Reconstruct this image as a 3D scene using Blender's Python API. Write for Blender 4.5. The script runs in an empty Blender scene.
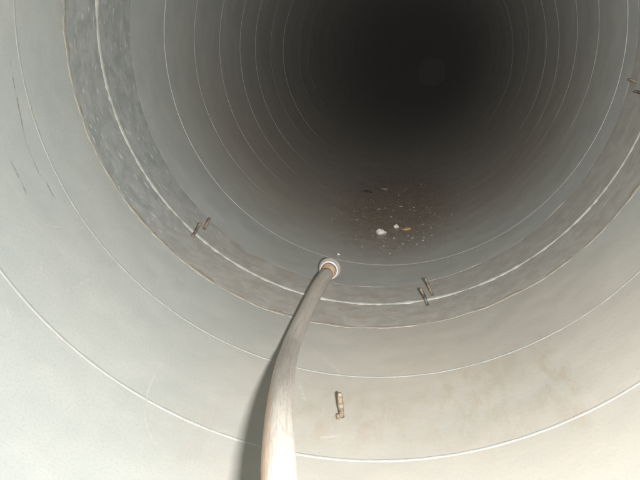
import bpy, math, random
from mathutils import Vector, Matrix, noise
random.seed(7)
C = bpy.context.scene.collection
S = bpy.context.scene
U = 0.5                                   # inside radius of the pipe in metres; lengths below are in radii

# ------------------------------------------------------------------ camera, light, exposure
FPX, CA, CB = 640.0, 0.1648809, -0.0536211
RT = (0.9885085, -0.0414277, 0.1453776)
UP = (0.0, 0.9617138, 0.2740559)
FW = (-0.1511651, -0.2709066, 0.9506622)
def W(X, Y, Z):                            # pipe frame (right, up, along) in radii -> world metres
    return Vector((X * U, Z * U, Y * U))
def wax(v): return Vector((v[0], v[2], v[1]))
r_, f_ = wax((RT[0], UP[0], FW[0])), None
# rows: components of camera right / up / forward along the pipe's X, Y, Z
cr = wax((RT[0], RT[1], RT[2])); cu = wax((UP[0], UP[1], UP[2])); cf = wax((FW[0], FW[1], FW[2]))
cam = bpy.data.cameras.new('camera')
co = bpy.data.objects.new('camera', cam); C.objects.link(co)
cam.sensor_width = 36; cam.lens = FPX / 640 * 36; cam.clip_start = 0.01; cam.clip_end = 200
m = Matrix((cr, cu, -cf)).transposed().to_4x4(); m.translation = W(CA, CB, 0)
co.matrix_world = m
S.camera = co

world = bpy.data.worlds.new('World'); S.world = world; world.use_nodes = True
bg = world.node_tree.nodes['Background']
bg.inputs[0].default_value = (0.9, 0.88, 0.8, 1); bg.inputs[1].default_value = 0.0027   # dim daylight past the open far end

fl = bpy.data.lights.new('camera_flash', 'AREA'); fl.shape = 'RECTANGLE'
fl.size = 0.030; fl.size_y = 0.016; fl.energy = 10.4; fl.spread = math.radians(125); fl.color = (1.0, 0.97, 0.935)
fo = bpy.data.objects.new('camera_flash', fl); C.objects.link(fo)
fm = m @ Matrix.Rotation(math.radians(-8), 4, 'X'); fm.translation = W(CA, CB, 0) + cr * (0.116 * U) - cu * (0.01 * U) - cf * 0.05
fo.matrix_world = fm

vs = S.view_settings
vs.view_transform = 'Standard'; vs.look = 'None'; vs.exposure = 0; vs.gamma = 1; vs.use_curve_mapping = False
S.cycles.max_bounces = 8; S.cycles.diffuse_bounces = 5

# ------------------------------------------------------------------ helpers
def ray(px, py):
    a, b = (px - 320) / FPX, -(py - 240) / FPX
    return Vector([a * RT[i] + b * UP[i] + FW[i] for i in range(3)])
def hit(px, py, r=1.0):                    # where a line of sight meets the pipe wall (or a cylinder of radius r)
    d = ray(px, py)
    A = d.x**2 + d.y**2; B = CA * d.x + CB * d.y; D = CA**2 + CB**2 - r * r
    t = (-B + math.sqrt(max(B * B - A * D, 1e-9))) / A
    return Vector((CA + t * d.x, CB + t * d.y, t * d.z)), t
def tz(px, py):
    p, t = hit(px, py); return math.atan2(p.x, -p.y), p.z
def bend(Z):                               # the pipe's axis drifts gently far away
    if Z < 8: return 0, 0
    k = ((Z - 8) / 41) ** 1.12
    return 1.2 * k, -1.25 * k
def cyl(th, Z, r=1.0):
    bx, by = bend(Z)
    return W(r * math.sin(th) + bx, -r * math.cos(th) + by, Z)

def mk(name, verts, faces, mat, parent=None, uvs=None, smooth=True):
    me = bpy.data.meshes.new(name); me.from_pydata(verts, [], faces)
    if uvs:
        uv = me.uv_layers.new(name='UVMap')
        idx = [0] * len(me.loops); me.loops.foreach_get('vertex_index', idx)
        fl_ = []
        for i in idx: fl_ += uvs[i]
        uv.data.foreach_set('uv', fl_)
    me.materials.append(mat)
    if smooth: me.polygons.foreach_set('use_smooth', [True] * len(me.polygons))
    me.update()
    o = bpy.data.objects.new(name, me); C.objects.link(o)
    if parent:
        o.parent = parent
        o.matrix_parent_inverse = parent.matrix_basis.inverted()
    return o
def empty(name, loc, label, cat, group=None):
    o = bpy.data.objects.new(name, None); C.objects.link(o); o.location = loc
    o.empty_display_size = 0.05
    tag(o, label, cat, group); return o
def tag(o, label, cat, group=None):
    o['label'] = label; o['category'] = cat
    if group: o['group'] = group

class N:                                   # terse node building
    def __init__(s, name):
        s.m = bpy.data.materials.new(name); s.m.use_nodes = True
        s.t = s.m.node_tree; s.p = s.t.nodes['Principled BSDF']
    def n(s, kind, **k):
        x = s.t.nodes.new(kind)
        for a, b in k.items(): setattr(x, a, b)
        return x
    def put(s, sock, v):
        if hasattr(v, 'is_linked') or hasattr(v, 'links'): s.t.links.new(v, sock)
        else: sock.default_value = v
    def math(s, op, a, b=0.0, c=None, clamp=False):
        x = s.n('ShaderNodeMath', operation=op, use_clamp=clamp)
        s.put(x.inputs[0], a); s.put(x.inputs[1], b)
        if c is not None: s.put(x.inputs[2], c)
        return x.outputs[0]
    def ramp(s, v, a, b, lo=0.0, hi=1.0):
        x = s.n('ShaderNodeMapRange', interpolation_type='SMOOTHSTEP')
        s.put(x.inputs[0], v); x.inputs[1].default_value = a; x.inputs[2].default_value = b
        x.inputs[3].default_value = lo; x.inputs[4].default_value = hi
        return x.outputs[0]
    def mix(s, f, a, b, mode='MIX'):
        x = s.n('ShaderNodeMix', data_type='RGBA', blend_type=mode)
        s.put(x.inputs['Factor'], f)
        for k, v in ((6, a), (7, b)):
            s.put(x.inputs[k], v if hasattr(v, 'links') else (*v, 1))
        return x.outputs[2]
    def uv(s, sx=1, sy=1):
        if not hasattr(s, '_uv'): s._uv = s.n('ShaderNodeTexCoord').outputs['UV']
        x = s.n('ShaderNodeMapping'); s.t.links.new(s._uv, x.inputs[0]); x.inputs['Scale'].default_value = (sx, sy, 1)
        return x.outputs[0]
    def obj(s):
        if not hasattr(s, '_ob'): s._ob = s.n('ShaderNodeTexCoord').outputs['Object']
        return s._ob
    def noise(s, vec, scale, detail=4, rough=.55, dist=0.0):
        x = s.n('ShaderNodeTexNoise'); s.t.links.new(vec, x.inputs['Vector'])
        x.inputs['Scale'].default_value = scale; x.inputs['Detail'].default_value = detail
        x.inputs['Roughness'].default_value = rough; x.inputs['Distortion'].default_value = dist
        return x.outputs[0]
    def vor(s, vec, scale):
        x = s.n('ShaderNodeTexVoronoi'); s.t.links.new(vec, x.inputs['Vector']); x.inputs['Scale'].default_value = scale
        return x
    def bump(s, h, strength, dist):
        x = s.n('ShaderNodeBump'); s.put(x.inputs['Height'], h)
        x.inputs['Strength'].default_value = strength; x.inputs['Distance'].default_value = dist
        s.t.links.new(x.outputs[0], s.p.inputs['Normal'])
    def out(s, col, rough, metal=0.0, spec=0.5):
        s.put(s.p.inputs['Base Color'], col if hasattr(col, 'links') else (*col, 1))
        s.put(s.p.inputs['Roughness'], rough); s.put(s.p.inputs['Metallic'], metal)
        s.p.inputs['Specular IOR Level'].default_value = spec
        return s.m

# ------------------------------------------------------------------ materials
def coat_material():
    k = N('grey_pipe_coating')
    sep = k.n('ShaderNodeSeparateXYZ'); k.t.links.new(k.uv(), sep.inputs[0])
    th, v = sep.outputs[0], sep.outputs[1]
    big = k.noise(k.uv(1, 1), 1.6, 4, .6)
    mid = k.noise(k.uv(1, 1), 9, 5, .65, .4)
    fine = k.noise(k.uv(1, 1), 160, 3, .6)
    base = k.mix(k.ramp(big, .35, .68), (.445, .485, .47), (.50, .52, .495))
    base = k.mix(k.ramp(mid, .42, .75, 0, .35), base, (.55, .565, .54))
    base = k.mix(k.ramp(fine, .45, .75, 0, .45), base, (.34, .36, .345))
    # each course rolled from its own sheet
    oi = k.n('ShaderNodeObjectInfo')
    base = k.mix(k.math('MULTIPLY', oi.outputs['Random'], .10), base, (.37, .39, .375))
    # settled brown dust along the bottom, thicker further in
    ab = k.math('ABSOLUTE', k.math('SUBTRACT', th, 0.06))
    edge = k.math('ADD', ab, k.math('MULTIPLY', k.math('SUBTRACT', big, .5), .8))
    m1 = k.ramp(edge, .25, 1.15, 1, 0)
    m2 = k.ramp(edge, .7, 2.5, 1, 0)
    near = k.math('MULTIPLY', m1, k.ramp(v, .9, 2.2, .20, .36))
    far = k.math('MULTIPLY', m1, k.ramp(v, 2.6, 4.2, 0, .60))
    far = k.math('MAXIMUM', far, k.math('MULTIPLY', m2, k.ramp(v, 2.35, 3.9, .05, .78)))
    dust = k.math('MAXIMUM', near, far)
    dust = k.math('MULTIPLY', dust, k.ramp(mid, .2, .6, .75, 1.05))
    base = k.mix(dust, base, (.335, .28, .23))
    # coating tone darkens all round the wall further in
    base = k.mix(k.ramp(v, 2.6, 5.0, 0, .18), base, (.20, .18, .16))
    # dark grit specks in the dust
    pa = k.math('DIVIDE', k.math('SUBTRACT', th, .03), .46); pb = k.math('DIVIDE', k.math('SUBTRACT', v, 4.3), 1.55)
    pd = k.ramp(k.math('SQRT', k.math('ADD', k.math('MULTIPLY', pa, pa), k.math('MULTIPLY', pb, pb))), .35, 1.1, 1, 0)
    pn = k.noise(k.uv(1, .7), 22, 6, .75)
    base = k.mix(k.math('MULTIPLY', pd, k.ramp(pn, .3, .6, .15, .80)), base, (.215, .15, .10))
    gr = k.noise(k.uv(1, .8), 70, 2, .5)
    grf = k.math('MULTIPLY', k.ramp(gr, .62, .70), k.math('MULTIPLY', k.ramp(ab, .15, .55, 1, 0), k.ramp(v, 2.7, 3.4, 0, .5)))
    base = k.mix(grf, base, (.05, .035, .025))
    # tan run stains low on the right
    def patch(cx, cy, rx, ry):
        a = k.math('DIVIDE', k.math('SUBTRACT', th, cx), rx); b = k.math('DIVIDE', k.math('SUBTRACT', v, cy), ry)
        return k.ramp(k.math('SQRT', k.math('ADD', k.math('MULTIPLY', a, a), k.math('MULTIPLY', b, b))), .35, 1, 1, 0)
    drip = k.noise(k.uv(2.4, .8), 7, 6, .75, .25)
    # a broad film of tan dust right of the middle, near the opening
    film = k.math('MULTIPLY', patch(*tz(500, 395), 1.0, 1.15), k.ramp(big, .25, .6, .20, .36))
    base = k.mix(film, base, (.56, .47, .375))
    for (cx, cy), (rx, ry), amt in ((tz(556, 372), (.055, .40), .38), (tz(500, 392), (.24, .36), .24), (tz(430, 405), (.32, .30), .20), (tz(330, 415), (.22, .22), .26), (tz(205, 436), (.2, .2), .12)):
        f = k.math('MULTIPLY', patch(cx, cy, rx, ry), k.ramp(drip, .42, .66, 0, amt))
        base = k.mix(f, base, (.36, .28, .18))
    # whitish rub marks
    rub = k.noise(k.uv(1, 5), 7, 4, .7, .5)
    base = k.mix(k.ramp(rub, .64, .78, 0, .22), base, (.64, .64, .60))
    dents = k.noise(k.uv(1, 1), 3.2, 2, .5)
    h = k.math('ADD', k.math('MULTIPLY', dents, 1.0), k.math('MULTIPLY', k.noise(k.uv(1, 1), 60, 3, .6), .05))
    k.bump(h, .35, .012)
    return k.out(base, k.ramp(mid, .3, .7, .40, .58), 0, .45)
def band_material():
    k = N('bare_galvanised_steel')
    sep = k.n('ShaderNodeSeparateXYZ'); k.t.links.new(k.uv(), sep.inputs[0])
    th = sep.outputs[0]
    mott = k.noise(k.uv(1, 1.3), 11, 6, .7, .5)
    cl = k.noise(k.uv(1, 1), 26, 5, .7)
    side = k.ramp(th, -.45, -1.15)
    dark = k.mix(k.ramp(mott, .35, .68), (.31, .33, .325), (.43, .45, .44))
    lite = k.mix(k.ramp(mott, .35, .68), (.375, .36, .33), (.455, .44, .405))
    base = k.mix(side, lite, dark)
    base = k.mix(k.ramp(cl, .45, .7, 0, .4), base, (.47, .475, .455))
    fl = k.noise(k.uv(1, 3.2), 24, 2, .5)
    amt = k.math('MULTIPLY', k.ramp(fl, .63, .70), k.math('ADD', k.math('MULTIPLY', side, .7), .12))
    base = k.mix(amt, base, (.72, .74, .72))
    rust = k.noise(k.uv(1, 1), 14, 5, .7)
    ab = k.math('ABSOLUTE', th)
    base = k.mix(k.math('MULTIPLY', k.ramp(rust, .45, .7), k.ramp(ab, .35, 1.1, .60, .12)), base, (.36, .30, .235))
    k.bump(k.math('ADD', fl, cl), .2, .0015)
    return k.out(base, k.ramp(cl, .3, .7, .40, .6), .0, .5)
def seam_material(name, a, b, rustc, rust_amt):
    k = N(name)
    x = k.noise(k.uv(1, 1), 30, 4, .6)
    base = k.mix(k.ramp(x, .35, .65), a, b)
    y = k.noise(k.uv(1, .2), 9, 5, .75)
    base = k.mix(k.ramp(y, .56, .70, 0, rust_amt), base, rustc)
    k.bump(k.noise(k.uv(1, 1), 90, 3, .6), .5, .002)
    return k.out(base, .42, 0, .5)
def plain(name, a, b, scale=40, rough=.6, metal=0., lo=.35, hi=.65, bump=.3, bd=.001):
    k = N(name)
    x = k.noise(k.obj(), scale, 5, .65)
    k.bump(k.noise(k.obj(), scale * 2.2, 3, .6), bump, bd)
    return k.out(k.mix(k.ramp(x, lo, hi), a, b), rough, metal)
def mark_material(name, col, lo, hi, amt, sc=60):
    k = N(name)
    k.out(col, .6)
    x = k.noise(k.obj(), sc, 3, .6)
    k.put(k.p.inputs['Alpha'], k.ramp(x, lo, hi, 0, amt))
    return k.m

M_coat = coat_material(); M_band = band_material()
M_seam = seam_material('coated_seam', (.46, .475, .45), (.54, .545, .51), (.38, .31, .22), .30)
M_far = seam_material('dusty_seam', (.36, .36, .33), (.50, .50, .46), (.24, .19, .14), .5)
M_weld = seam_material('pale_weld_metal', (.50, .51, .47), (.62, .62, .57), (.38, .30, .21), .4)
M_rust = seam_material('rusty_paint_edge', (.30, .25, .19), (.42, .37, .30), (.19, .14, .10), .5)
M_lip = seam_material('beige_paint_lip', (.48, .45, .38), (.56, .53, .46), (.38, .28, .19), .5)
M_pin = plain('rusty_pin_steel', (.045, .034, .027), (.27, .22, .16), 60, .5, .3)
M_pinl = plain('cream_dirty_pin', (.08, .06, .04), (.33, .26, .185), 70, .6)

# ------------------------------------------------------------------ the pipe
FC = {  # joint lines: Z(theta) in radii = c0 + c1 cos + c2 sin + c3 cos2 + c4 sin2
 'A': (1.361, -.005, -.009, -.002, 0), 'B': (1.795, -.017, -.027, .004, .003),
 'C': (2.135, .018, .029, .008, .006), 'D': (2.369, .028, .039, -.004, -.008),
 'E': (2.649, -.039, .065, -.021, .002), 'F': (2.916, -.021, -.053, -.004, .002),
 'G': (3.36, -.007, -.046, .018, .02), 'H': (3.772, -.052, -.06, -.005, .015),
 'I': (4.205, -.183, -.06, -.029, -.038), 'J': (4.628, -.177, -.07, -.016, -.047),
 'K': (5.255, -.08, .03, 0, 0), 'L': (5.889, -.268, .20, -.03, -.08)}
lines = [(.93, 0, 0, 0, 0)]
near_rings = [(-3.0, 0, 0, 0, 0), (-.35, 0, 0, 0, 0), (.08, 0, 0, 0, 0), (.50, 0, 0, 0, 0), (.93, 0, 0, 0, 0)]
far_rings = [(z, -.1 * math.exp(-(z - 5.9) / 3), .03, 0, 0) for z in (6.5, 7.1, 7.75, 8.4, 9.0, 9.7, 10.4, 11.1, 12.0)]
def zf(c, th):
    return c[0] + c[1] * math.cos(th) + c[2] * math.sin(th) + c[3] * math.cos(2 * th) + c[4] * math.sin(2 * th)

pipe = empty('steel_pipe', W(0, -1, 0), 'long grey coated steel pipe seen from inside, with ringed seams running into the dark', 'pipe')

def course(name, c0, c1, mat, nth=240, nz=4, r=1.0, rag0=0.0, rag1=0.0, out=1.03):
    vs_, uv_, fs = [], [], []
    def Z(th, s):
        a = zf(c0, th) + (rag0 * (noise.fractal((math.sin(th) * 9, math.cos(th) * 9, 3.1), 1, 2, 5)) if rag0 else 0)
        b = zf(c1, th) + (rag1 * (noise.fractal((math.sin(th) * 9, math.cos(th) * 9, 7.7), 1, 2, 5)) if rag1 else 0)
        return a + (b - a) * s
    rows = [(s / nz, r) for s in range(nz + 1)] + [(1, r), (1, out), (0, out), (0, r)]   # lips get vertices of their own: a crisp edge
    for s, rr in rows:
        for j in range(nth + 1):
            th = -math.pi + 2 * math.pi * j / nth
            z = Z(th, s)
            vs_.append(cyl(th, z, rr)); uv_.append((th, z))
    nr = len(rows); L = nth + 1
    for i in range(nr - 1):
        i2 = i + 1
        if i == nz: continue
        for j in range(nth):
            fs.append((i * L + j, i * L + j + 1, i2 * L + j + 1, i2 * L + j))
    o = mk(name, vs_, fs, mat, pipe, uv_)
    # sharp at the lips so that the inner face shades cleanly
    me = o.data
    sm = [True] * len(me.polygons)
    for q in range(nz * nth, len(sm)): sm[q] = False
    me.polygons.foreach_set('use_smooth', sm)
    return o

rag = .007
wall = near_rings + [FC['A'], FC['B']]
for a, b in zip(wall[:-1], wall[1:]): course('wall_course', a, b, M_coat)
course('wall_course', FC['B'], FC['C'], M_coat, 720, 4, rag1=rag)
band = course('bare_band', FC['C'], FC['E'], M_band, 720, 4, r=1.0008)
# overlap the band under the ragged lips
course('wall_course', FC['E'], FC['F'], M_coat, 720, 4, r=1.0007, rag0=rag * 1.3)
wall = [FC[c] for c in 'FGHIJKL'] + far_rings
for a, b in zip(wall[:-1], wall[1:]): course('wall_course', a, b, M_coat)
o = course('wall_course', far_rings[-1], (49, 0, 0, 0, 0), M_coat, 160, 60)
band['label'] = 'uncoated mottled galvanised band around the welded joint'

def bead(name, c, w, h, mat, nth=480, jit=.15, r=1.0, rag=0.0, ragz=3.1, breaks=0.0, seed=0., steps=6, buried=0.0):
    vs_, uv_, fs = [], [], []
    for j in range(nth + 1):
        th = -math.pi + 2 * math.pi * j / nth
        z = zf(c, th) + (rag * noise.fractal((math.sin(th) * 9, math.cos(th) * 9, ragz), 1, 2, 5) if rag else 0)
        z += .0015 * noise.noise((math.sin(th) * 4, math.cos(th) * 4, seed))
        n1 = noise.noise((math.sin(th) * 40, math.cos(th) * 40, seed)); n2 = noise.noise((math.sin(th) * 12, math.cos(th) * 12, seed + 5))
        k = 1 + jit * (n1 * 1.4 + n2)
        if breaks: k *= max(.05, min(1, .75 + breaks * (n2 * 1.6)))
        if buried: k *= 1 - buried * math.exp(-((th - .15) / 1.0) ** 4)          # dust hides the seam along the bottom
        for i in range(steps + 1):
            a = math.pi * i / steps
            zz = z - math.cos(a) * w / 2 * k
            rr = r + .0006 - math.sin(a) * h * max(k, .1) - (.0 if 0 < i < steps else -.002)
            vs_.append(cyl(th, zz, rr)); uv_.append((th, zz * 6))
    L = steps + 1
    for j in range(nth):
        for i in range(steps):
            fs.append((j * L + i, (j + 1) * L + i, (j + 1) * L + i + 1, j * L + i + 1))
    return mk(name, vs_, fs, mat, pipe, uv_)
for i, c in enumerate(near_rings[1:]): bead('seam', c, .010, .0030, M_seam, seed=i)
bead('seam', FC['A'], .0120, .0016, M_seam, seed=11)
bead('seam', FC['B'], .0105, .0012, M_seam, seed=12)
bead('seam', FC['F'], .0075, .0022, M_seam, seed=13, breaks=.1, buried=.7)
for i, k_ in enumerate('GHIJKL'): bead('seam', FC[k_], .0085, (.0028, .0028, .0030, .0032, .0022, .0036)[i], M_far, seed=20 + i, breaks=.12, buried=.9)
for i, c in enumerate(far_rings): bead('seam', c, .010, .0018, M_far, seed=30 + i, breaks=.3, buried=.95)
wb = bead('weld_bead', FC['D'], .029, .0068, M_weld, 900, .30, r=1.004, seed=3, steps=8)
wb['label'] = 'thick pale weld bead round the pipe'
# paint lip and rust line at the near edge of the bare band
lipc = list(FC['C']); lipc[0] -= .008
bead('paint_lip', lipc, .014, .0013, M_lip, 720, .5, rag=rag, ragz=7.7, seed=40)
rc = list(FC['C']); rc[0] += .003
bead('rust_line', rc, .010, .0012, M_rust, 900, .9, r=1.0006, rag=rag, ragz=7.7, seed=42, breaks=.9)

# ------------------------------------------------------------------ welded pins standing on the wall
def tube(pts, rad, sides=12, caps=True, wob=0.0, seed=0.):
    vs_, fs = [], []
    n = len(pts)
    up = Vector((0.3, .2, 1)).normalized()
    for i, p in enumerate(pts):
        d = (pts[min(i + 1, n - 1)] - pts[max(i - 1, 0)]).normalized()
        a = d.cross(up).normalized(); b = d.cross(a)
        r = rad[i] if isinstance(rad, (list, tuple)) else rad
        for s in range(sides):
            t = 2 * math.pi * s / sides
            q = 1 + (wob * noise.noise((math.cos(t) * 1.5, math.sin(t) * 1.5, i * .7 + seed)) if wob else 0)
            vs_.append(p + (a * math.cos(t) + b * math.sin(t)) * r * q)
    for i in range(n - 1):
        for s in range(sides):
            s2 = (s + 1) % sides
            fs.append((i * sides + s, i * sides + s2, (i + 1) * sides + s2, (i + 1) * sides + s))
    if caps:
        fs.append(tuple(range(sides - 1, -1, -1))); fs.append(tuple((n - 1) * sides + s for s in range(sides)))
    return vs_, fs
def pin(bx, by, tx, ty, rad, mat, label):
    b, t = hit(bx, by)
    nrm = Vector((-b.x, -b.y, 0)).normalized()
    d = ray(tx, ty).normalized(); o_ = Vector((CA, CB, 0))
    # nearest point of the line of sight to the line standing up from the foot
    w0 = b - o_; bb = nrm.dot(d); den = 1 - bb * bb
    s = (w0.dot(d) - bb * w0.dot(nrm)) / den
    top = o_ + d * s
    root = b - nrm * .006
    pts = [root, b + (top - b) * .08, b + (top - b) * .5 + Vector((.001, 0, .0008)), b + (top - b) * .93, top]
    v, f = tube([W(*p) for p in pts], [rad * U * q for q in (1.2, 1.0, 1.05, .95, .7)], 10, True, .45, bx)
    o = mk('pin', v, f, mat, pipe); o['label'] = label
    return o
pin(192, 237, 200.5, 223, .0053, M_pin, 'rusty pin beside the weld on the left, nearer of its pair')
pin(204, 229, 210, 218, .0053, M_pin, 'rusty pin beside the weld on the left, further of its pair')
pin(427.5, 305, 420.5, 288, .0053, M_pin, 'rusty pin on the weld at the bottom, nearer of its pair')
pin(432.5, 295, 425, 278, .0053, M_pin, 'rusty pin on the weld at the bottom, further of its pair')
pin(341.5, 417, 340, 393, .0070, M_pinl, 'cream coloured pin standing alone on the near floor')
pin(338, 419, 337.5, 414, .0050, M_pinl, 'short stub at the foot of the lone pin')
pin(636, 82, 629, 79, .0053, M_pin, 'rusty pin at the right edge, upper of its pair')
pin(643, 94, 635, 91, .0053, M_pin, 'rusty pin at the right edge, lower of its pair')

# ------------------------------------------------------------------ scratches and scuffs on the coating
M_ms = mark_material('pale_scratch', (.66, .66, .61), .25, .6, .6)
M_mf = mark_material('faint_pale_scuff', (.70, .71, .68), .35, .7, .6, 45)
M_md = mark_material('dark_scratch', (.30, .27, .22), .35, .7, .45)
def mark(name, px, w, mat, label=None):
    P = [tz(x, y) for x, y in px]
    # smooth the path
    pts = []
    for i in range(len(P) - 1):
        p0 = P[max(i - 1, 0)]; p1 = P[i]; p2 = P[i + 1]; p3 = P[min(i + 2, len(P) - 1)]
        for s in range(8):
            t = s / 8
            pts.append(tuple(.5 * ((2 * p1[c]) + (-p0[c] + p2[c]) * t + (2 * p0[c] - 5 * p1[c] + 4 * p2[c] - p3[c]) * t * t + (-p0[c] + 3 * p1[c] - 3 * p2[c] + p3[c]) * t**3) for c in (0, 1)))
    pts.append(P[-1])
    vs_, fs = [], []
    n = len(pts)
    for i, (a, z) in enumerate(pts):
        q0, q1 = pts[max(i - 1, 0)], pts[min(i + 1, n - 1)]
        dx, dz = q1[0] - q0[0], q1[1] - q0[1]; L = math.hypot(dx, dz) or 1
        ww = w / 2 * math.sin(math.pi * (i + .5) / n) ** .4 * (1 + .3 * noise.noise((i * .8, w * 99, 0)))
        nx, nz = -dz / L * ww, dx / L * ww
        vs_.append(cyl(a + nx, z + nz, .9988)); vs_.append(cyl(a - nx, z - nz, .9988))
    for i in range(n - 1): fs.append((2 * i, 2 * i + 2, 2 * i + 3, 2 * i + 1))
    o = mk(name, vs_, fs, mat, pipe)
    if label: o['label'] = label
    return o
mark('scratch', [(174, 346), (160, 365), (150, 385), (145, 405), (146, 425), (156, 446)], .005, M_ms, 'long curved pale scratch')
mark('scratch', [(65, 290), (75, 286), (90, 279)], .008, M_mf)
mark('scratch', [(155, 286), (168, 281), (183, 276)], .013, M_mf)
mark('scratch', [(38, 272), (44, 264), (52, 268)], .012, M_mf)
mark('scratch', [(310, 346), (325, 360), (342, 374)], .005, M_ms)
mark('scratch', [(10, 60), (18, 105), (27, 145), (42, 180)], .006, M_md)
mark('scratch', [(10, 160), (20, 180), (27, 196)], .008, M_md)
mark('scratch', [(45, 180), (55, 200)], .005, M_md)
mark('scratch', [(3, 300), (20, 340)], .005, M_mf)
mark('scratch', [(185, 420), (215, 432), (240, 428)], .010, M_mf)
mark('scratch', [(320, 438), (345, 434), (352, 428)], .012, M_mf)
mark('scratch', [(190, 350), (207, 356)], .006, M_mf)
mark('scratch', [(8, 218), (50, 226), (85, 228)], .004, M_mf)
mark('scratch', [(572, 240), (584, 228), (590, 216)], .016, M_mf, 'pale scrape across the bare band')
mark('scratch', [(596, 214), (606, 203), (614, 190)], .014, M_mf)
mark('scratch', [(298, 380), (304, 398), (312, 414), (322, 418)], .006, M_mf)
mark('scratch', [(440, 290), (470, 300)], .006, M_mf)
mark('scratch', [(345, 210), (330, 222)], .004, M_mf)

# ------------------------------------------------------------------ the pole
D_ = .055
path = [(326.5, 274.5, 2.60), (320, 284, 2.50), (309.5, 304, 2.32), (294.5, 337, 2.04), (289, 353, 1.87), (284.5, 371, 1.63),
        (280.3, 407, 1.27), (278.7, 443, 1.07), (279.3, 480, .935), (282, 520, .83), (287, 570, .72)]
def at(px, py, dist):
    d = ray(px, py); return Vector((CA, CB, 0)) + d * dist      # dist = depth along the view axis
bc, _ = hit(330, 268.5, 1 - .050)
pole = empty('flexible_pole', W(bc.x, bc.y - .05, bc.z), 'curved pale pole with a round tip reaching in over the bottom of the pipe', 'pole')
k = N('grimy_pole_sleeve')
sep = k.n('ShaderNodeSeparateXYZ'); k.t.links.new(k.uv(), sep.inputs[0])
g = k.noise(k.uv(5, 1), 9, 6, .75)
g2 = k.noise(k.uv(5, .5), 26, 4, .7)
dirty = k.ramp(sep.outputs[1], .15, .80, 1, 0)             # v: metres from the tip
base = k.mix(k.ramp(g2, .4, .65, 0, .4), (.62, .58, .53), (.50, .46, .41))
base = k.mix(k.math('MULTIPLY', dirty, k.ramp(g, .25, .6, .6, .95)), base, (.385, .355, .315))
base = k.mix(k.math('MULTIPLY', k.ramp(g, .48, .68), .42), base, (.25, .21, .17))
g3 = k.noise(k.uv(1.6, 1), 55, 5, .75)
base = k.mix(k.ramp(g3, .48, .68, 0, .40), base, (.28, .235, .19))
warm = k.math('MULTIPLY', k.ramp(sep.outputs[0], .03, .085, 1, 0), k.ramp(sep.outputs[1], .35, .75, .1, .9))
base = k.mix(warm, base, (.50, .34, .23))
k.bump(g2, .5, .0015)
M_pole = k.out(base, .5)
M_edge = plain('orange_brown_band', (.20, .11, .055), (.38, .23, .12), 50, .4)
M_white = plain('white_plastic_collar', (.55, .53, .51), (.72, .70, .67), 30, .35, bump=.1)
M_ball = plain('dull_pinkish_grey_cap', (.42, .39, .37), (.52, .49, .46), 45, .5)

P = [at(*p) for p in path]
P += [Vector((P[-1].x + .03, P[-1].y - .06, .30)), Vector((P[-1].x + .05, P[-1].y - .14, -.3)), Vector((P[-1].x + .05, P[-1].y - .20, -1.6))]
def crom(P, n):
    out = []
    for i in range(len(P) - 1):
        p0, p1, p2, p3 = P[max(i - 1, 0)], P[i], P[i + 1], P[min(i + 2, len(P) - 1)]
        for s in range(n):
            t = s / n
            out.append(.5 * (2 * p1 + (p2 - p0) * t + (2 * p0 - 5 * p1 + 4 * p2 - p3) * t * t + (-p0 + 3 * p1 - 3 * p2 + p3) * t**3))
    return out + [P[-1]]
pw = [W(*p) for p in crom(P, 8)]
sides = 28
v, f = tube(pw, D_ / 2 * U, sides, False, .03)
acc = 0; uvs = []
for i, p in enumerate(pw):
    if i: acc += (p - pw[i - 1]).length
    d_ = (pw[min(i + 1, len(pw) - 1)] - pw[max(i - 1, 0)]).normalized()
    for s in range(sides):
        out_ = (v[i * sides + s] - p); out_ = (out_ - d_ * out_.dot(d_)).normalized()
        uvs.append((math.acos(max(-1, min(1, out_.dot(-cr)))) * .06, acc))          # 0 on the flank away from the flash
f.append(tuple(range(sides - 1, -1, -1))); f.append(tuple((len(pw) - 1) * sides + s for s in range(sides)))
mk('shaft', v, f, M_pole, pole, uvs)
# end fitting: two brown bands, a white collar, a round cap
tip = W(bc.x, bc.y, bc.z)
ax = (tip - pw[3]).normalized()
def lathe(name, prof, origin, axis, mat, sides=36, parent=pole):
    q = Vector((0, 0, 1)).rotation_difference(axis)
    vs_, fs = [], []
    for h, r in prof:
        for s in range(sides):
            t = 2 * math.pi * s / sides
            vs_.append(origin + q @ Vector((r * math.cos(t), r * math.sin(t), h)))
    for i in range(len(prof) - 1):
        for s in range(sides):
            s2 = (s + 1) % sides
            fs.append((i * sides + s, i * sides + s2, (i + 1) * sides + s2, (i + 1) * sides + s))
    fs.append(tuple(range(sides - 1, -1, -1))); fs.append(tuple((len(prof) - 1) * sides + s for s in range(sides)))
    return mk(name, vs_, fs, mat, parent)
R_ = D_ / 2 * U
rb = .049 * U
lathe('cap', [(-rb * math.cos(a) , max(rb * math.sin(a), .0004)) for a in [math.pi * i / 20 for i in range(21)]], tip, ax, M_ball, 40)['label'] = 'round dull grey tip cap'
def ring(h0, h1, r, mat, name, bev=.0012):
    return lathe(name, [(h0, r * .8), (h0, r - bev), (h0 + bev, r), (h1 - bev, r), (h1, r - bev), (h1, r * .8)], tip, ax, mat)
ring(-rb * 1.02, -rb * .72, rb * .82, M_white, 'collar')['label'] = 'white ring behind the tip cap'
ring(-rb * 1.16, -rb * 1.03, rb * .70, M_edge, 'brown_ring')
ring(-rb * 1.75, -rb * 1.17, rb * .655, M_ball, 'sleeve_end')
ring(-rb * 2.00, -rb * 1.86, rb * .64, M_edge, 'brown_ring')

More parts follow.
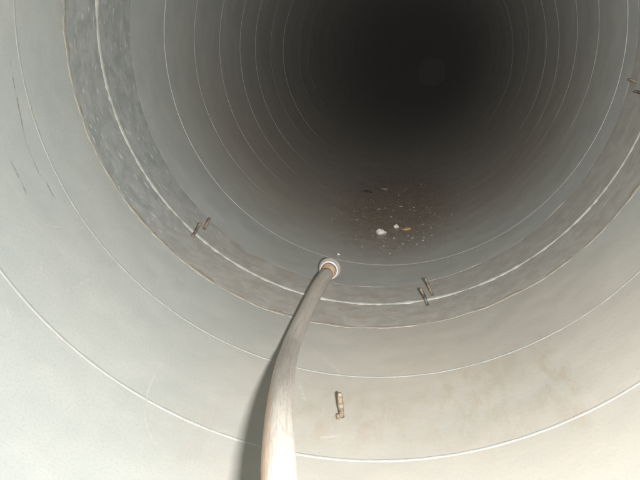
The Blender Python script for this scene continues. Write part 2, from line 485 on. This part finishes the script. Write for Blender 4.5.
# ------------------------------------------------------------------ rubble on the floor further in
M_chip = plain('pale_paint_chip', (.40, .38, .34), (.62, .60, .55), 60, .6)
M_stone = plain('white_plaster_lump', (.80, .77, .71), (.90, .86, .80), 50, .7)
M_or = plain('orange_rust_flake', (.48, .27, .12), (.62, .38, .20), 60, .6)
M_dark = plain('dark_dry_leaf', (.035, .028, .022), (.07, .055, .04), 60, .7)
M_dst = plain('dark_grit', (.07, .05, .035), (.22, .16, .11), 60, .8)
def lump(name, px, py, wpx, hpx, mat, label, cat, rot=0., flat=.45, group=None, n=9):
    b, t = hit(px, py)
    dist = (b - Vector((CA, CB, 0))).dot(Vector(FW))
    rx = wpx / FPX * dist / 2
    nrm = Vector((-b.x, -b.y, 0)).normalized()
    sinv = abs(nrm.dot(ray(px, py).normalized()))
    rz = min(max(hpx / FPX * dist / sinv / 4, rx * .35), rx * .9)
    hh = hpx / FPX * dist * .33 * flat / .5
    tang = nrm.cross(Vector((0, 0, 1))).normalized()
    c_, s_ = math.cos(rot), math.sin(rot)
    rnd = random.Random(px * 31 + py)
    vs_, fs = [], []
    for lvl, (k_, h_) in enumerate(((.85, 0), (1, .35), (.8, .8), (.35, 1))):
        for i in range(n):
            a = 2 * math.pi * i / n
            q = k_ * (1 + rnd.uniform(-.34, .34))
            u_, w_ = q * rx * math.cos(a), q * rz * math.sin(a)
            u_, w_ = u_ * c_ - w_ * s_, u_ * s_ + w_ * c_
            p = b + tang * u_ + Vector((0, 0, 1)) * w_
            # sit on the curved floor
            r0 = math.hypot(p.x, p.y); pr = Vector((p.x / r0, p.y / r0, 0))
            p = Vector((pr.x, pr.y, p.z)) - pr * (.0008 + h_ * 2 * hh * (1 + rnd.uniform(-.2, .2)))
            vs_.append(W(*p))
    for l in range(3):
        for i in range(n):
            j = (i + 1) % n
            fs.append((l * n + i, l * n + j, (l + 1) * n + j, (l + 1) * n + i))
    fs.append(tuple(range(n - 1, -1, -1))); fs.append(tuple(3 * n + i for i in range(n)))
    org = W(*b)
    o = mk(name, [v - org for v in vs_], fs, mat, None, None, False)
    o.location = org
    tag(o, label, cat, group); return o
lump('plaster_lump', 380.4, 234, 10.5, 6, M_stone, 'largest white lump of plaster on the brown floor of the pipe', 'lump', .2, .6)
lump('plaster_lump', 396, 228, 4.6, 3.6, M_stone, 'small white lump of plaster just left of the orange flake', 'lump', 0, .7)
lump('rust_flake', 406.8, 230, 9.5, 3, M_or, 'orange brown flake lying beside the small white lump', 'flake', .1, .5)
lump('dry_leaf', 368, 192, 9, 3, M_dark, 'dark dry leaf lying furthest in among the rubble', 'leaf', 0, .4)
lump('pale_splinter', 384.5, 189.3, 7, 1.3, M_chip, 'thin pale splinter right of the dark leaf', 'splinter', -.15, .4)
lump('pale_splinter', 401, 206.6, 4, 1.2, M_chip, 'short pale splinter above the white lumps', 'splinter', .2, .4)
lump('paint_chip', 338.5, 255, 2.6, 2, M_stone, 'white speck of paint alone near the pole tip', 'paint chip', 0, .5)
chips = [(391,217,3),(393,211,2.2),(385.3,208.2,2.4),(378.8,209.4,4),(414,208,2.4),(414.3,210.6,2.2),(410,210,1.8),(421,184.8,1.8),
 (425.5,185,1.6),(398.7,195.4,2.2),(404.4,190.3,1.6),(426.5,207.8,1.8),(430,212.7,2),(435,214.3,2.2),(423,224.5,2.2),(431,228,2.2),
 (432,235.4,2.4),(424,238,2.8),(423,240.5,3),(412.3,238.3,2.8),(407.8,236,3.6),(417,244.4,3),(402.7,244.2,2.6),(399.5,247.4,2.2),
 (394,238.3,2.6),(386,238.3,2.2),(383.8,246.2,3),(390,253.5,3),(379.4,253,2),(381,248.3,1.8),(356,236,1.8),(355.8,240,1.8),
 (356.8,220,1.8),(366,207.4,1.8),(354.4,211.7,1.6),(366.6,229,1.8),(372.7,236,2),(452,215,2),(388,246,1.8),(401,228,1.6),
 (409,241,1.8),(396,231,1.4),(375,222,1.5),(417,232,1.7),(420,217,1.6),(362,247,1.6),(440,226,1.6),(371,200,1.4)]
for i, (x, y, s) in enumerate(chips):
    lump('paint_chip', x, y, s * random.uniform(.6, 1.05), s * random.uniform(.3, .5), M_chip, 'tiny pale paint chip among the rubble on the brown floor', 'paint chip',
         random.uniform(0, 3), .4, 'tiny pale chips scattered round the white lumps', 6)
# grit nobody could count
def grit(n, mat, label, smin, smax, seed):
    rnd = random.Random(seed); vs_, fs = [], []
    while len(vs_) < n * 4:
        th = rnd.gauss(.03, .17); z = rnd.gauss(3.9, .55)
        if z < 3.12: continue
        s = rnd.uniform(smin, smax)
        c = cyl(th, z, .9994)
        b0 = len(vs_)
        for a in (0, 2.1, 4.2):
            a += rnd.random()
            vs_.append(c + Vector((math.cos(a) * s * U, math.sin(a) * s * U, math.cos(a) * s * U * math.tan(th))))
        vs_.append(c + Vector((0, 0, s * U * .9)))
        fs.extend([(b0, b0 + 1, b0 + 3), (b0 + 1, b0 + 2, b0 + 3), (b0 + 2, b0, b0 + 3)])
    o = mk('grit', vs_, fs, mat, None, None, False)
    o['kind'] = 'stuff'; tag(o, label, 'grit')
grit(1500, M_dst, 'fine dark brown grit strewn over the floor of the pipe', .0012, .0040, 1)
grit(800, M_chip, 'fine pale grit sprinkled among the dark grit', .0007, .0026, 2)

# ------------------------------------------------------------------ thin haze added to lift the darkest depths
x0, x1, y0, y1, z0, z1 = -2.5, 2.5, -3.0, 26.0, -2.5, 1.2
vv = [(x, y, z) for x in (x0, x1) for y in (y0, y1) for z in (z0, z1)]
hz = mk('haze', vv, [(0, 1, 3, 2), (4, 6, 7, 5), (0, 4, 5, 1), (2, 3, 7, 6), (0, 2, 6, 4), (1, 5, 7, 3)], bpy.data.materials.new('dark_lift_haze'), None, None, False)
hm = hz.data.materials[0]; hm.use_nodes = True
hm.node_tree.nodes.remove(hm.node_tree.nodes['Principled BSDF'])
pv = hm.node_tree.nodes.new('ShaderNodeVolumePrincipled')
pv.inputs['Color'].default_value = (.85, .83, .80, 1); pv.inputs['Density'].default_value = 0.0026; pv.inputs['Anisotropy'].default_value = 0
hm.node_tree.links.new(pv.outputs[0], hm.node_tree.nodes['Material Output'].inputs['Volume'])
hz['kind'] = 'stuff'; tag(hz, 'thin haze added to lift the dark inside the pipe', 'haze')
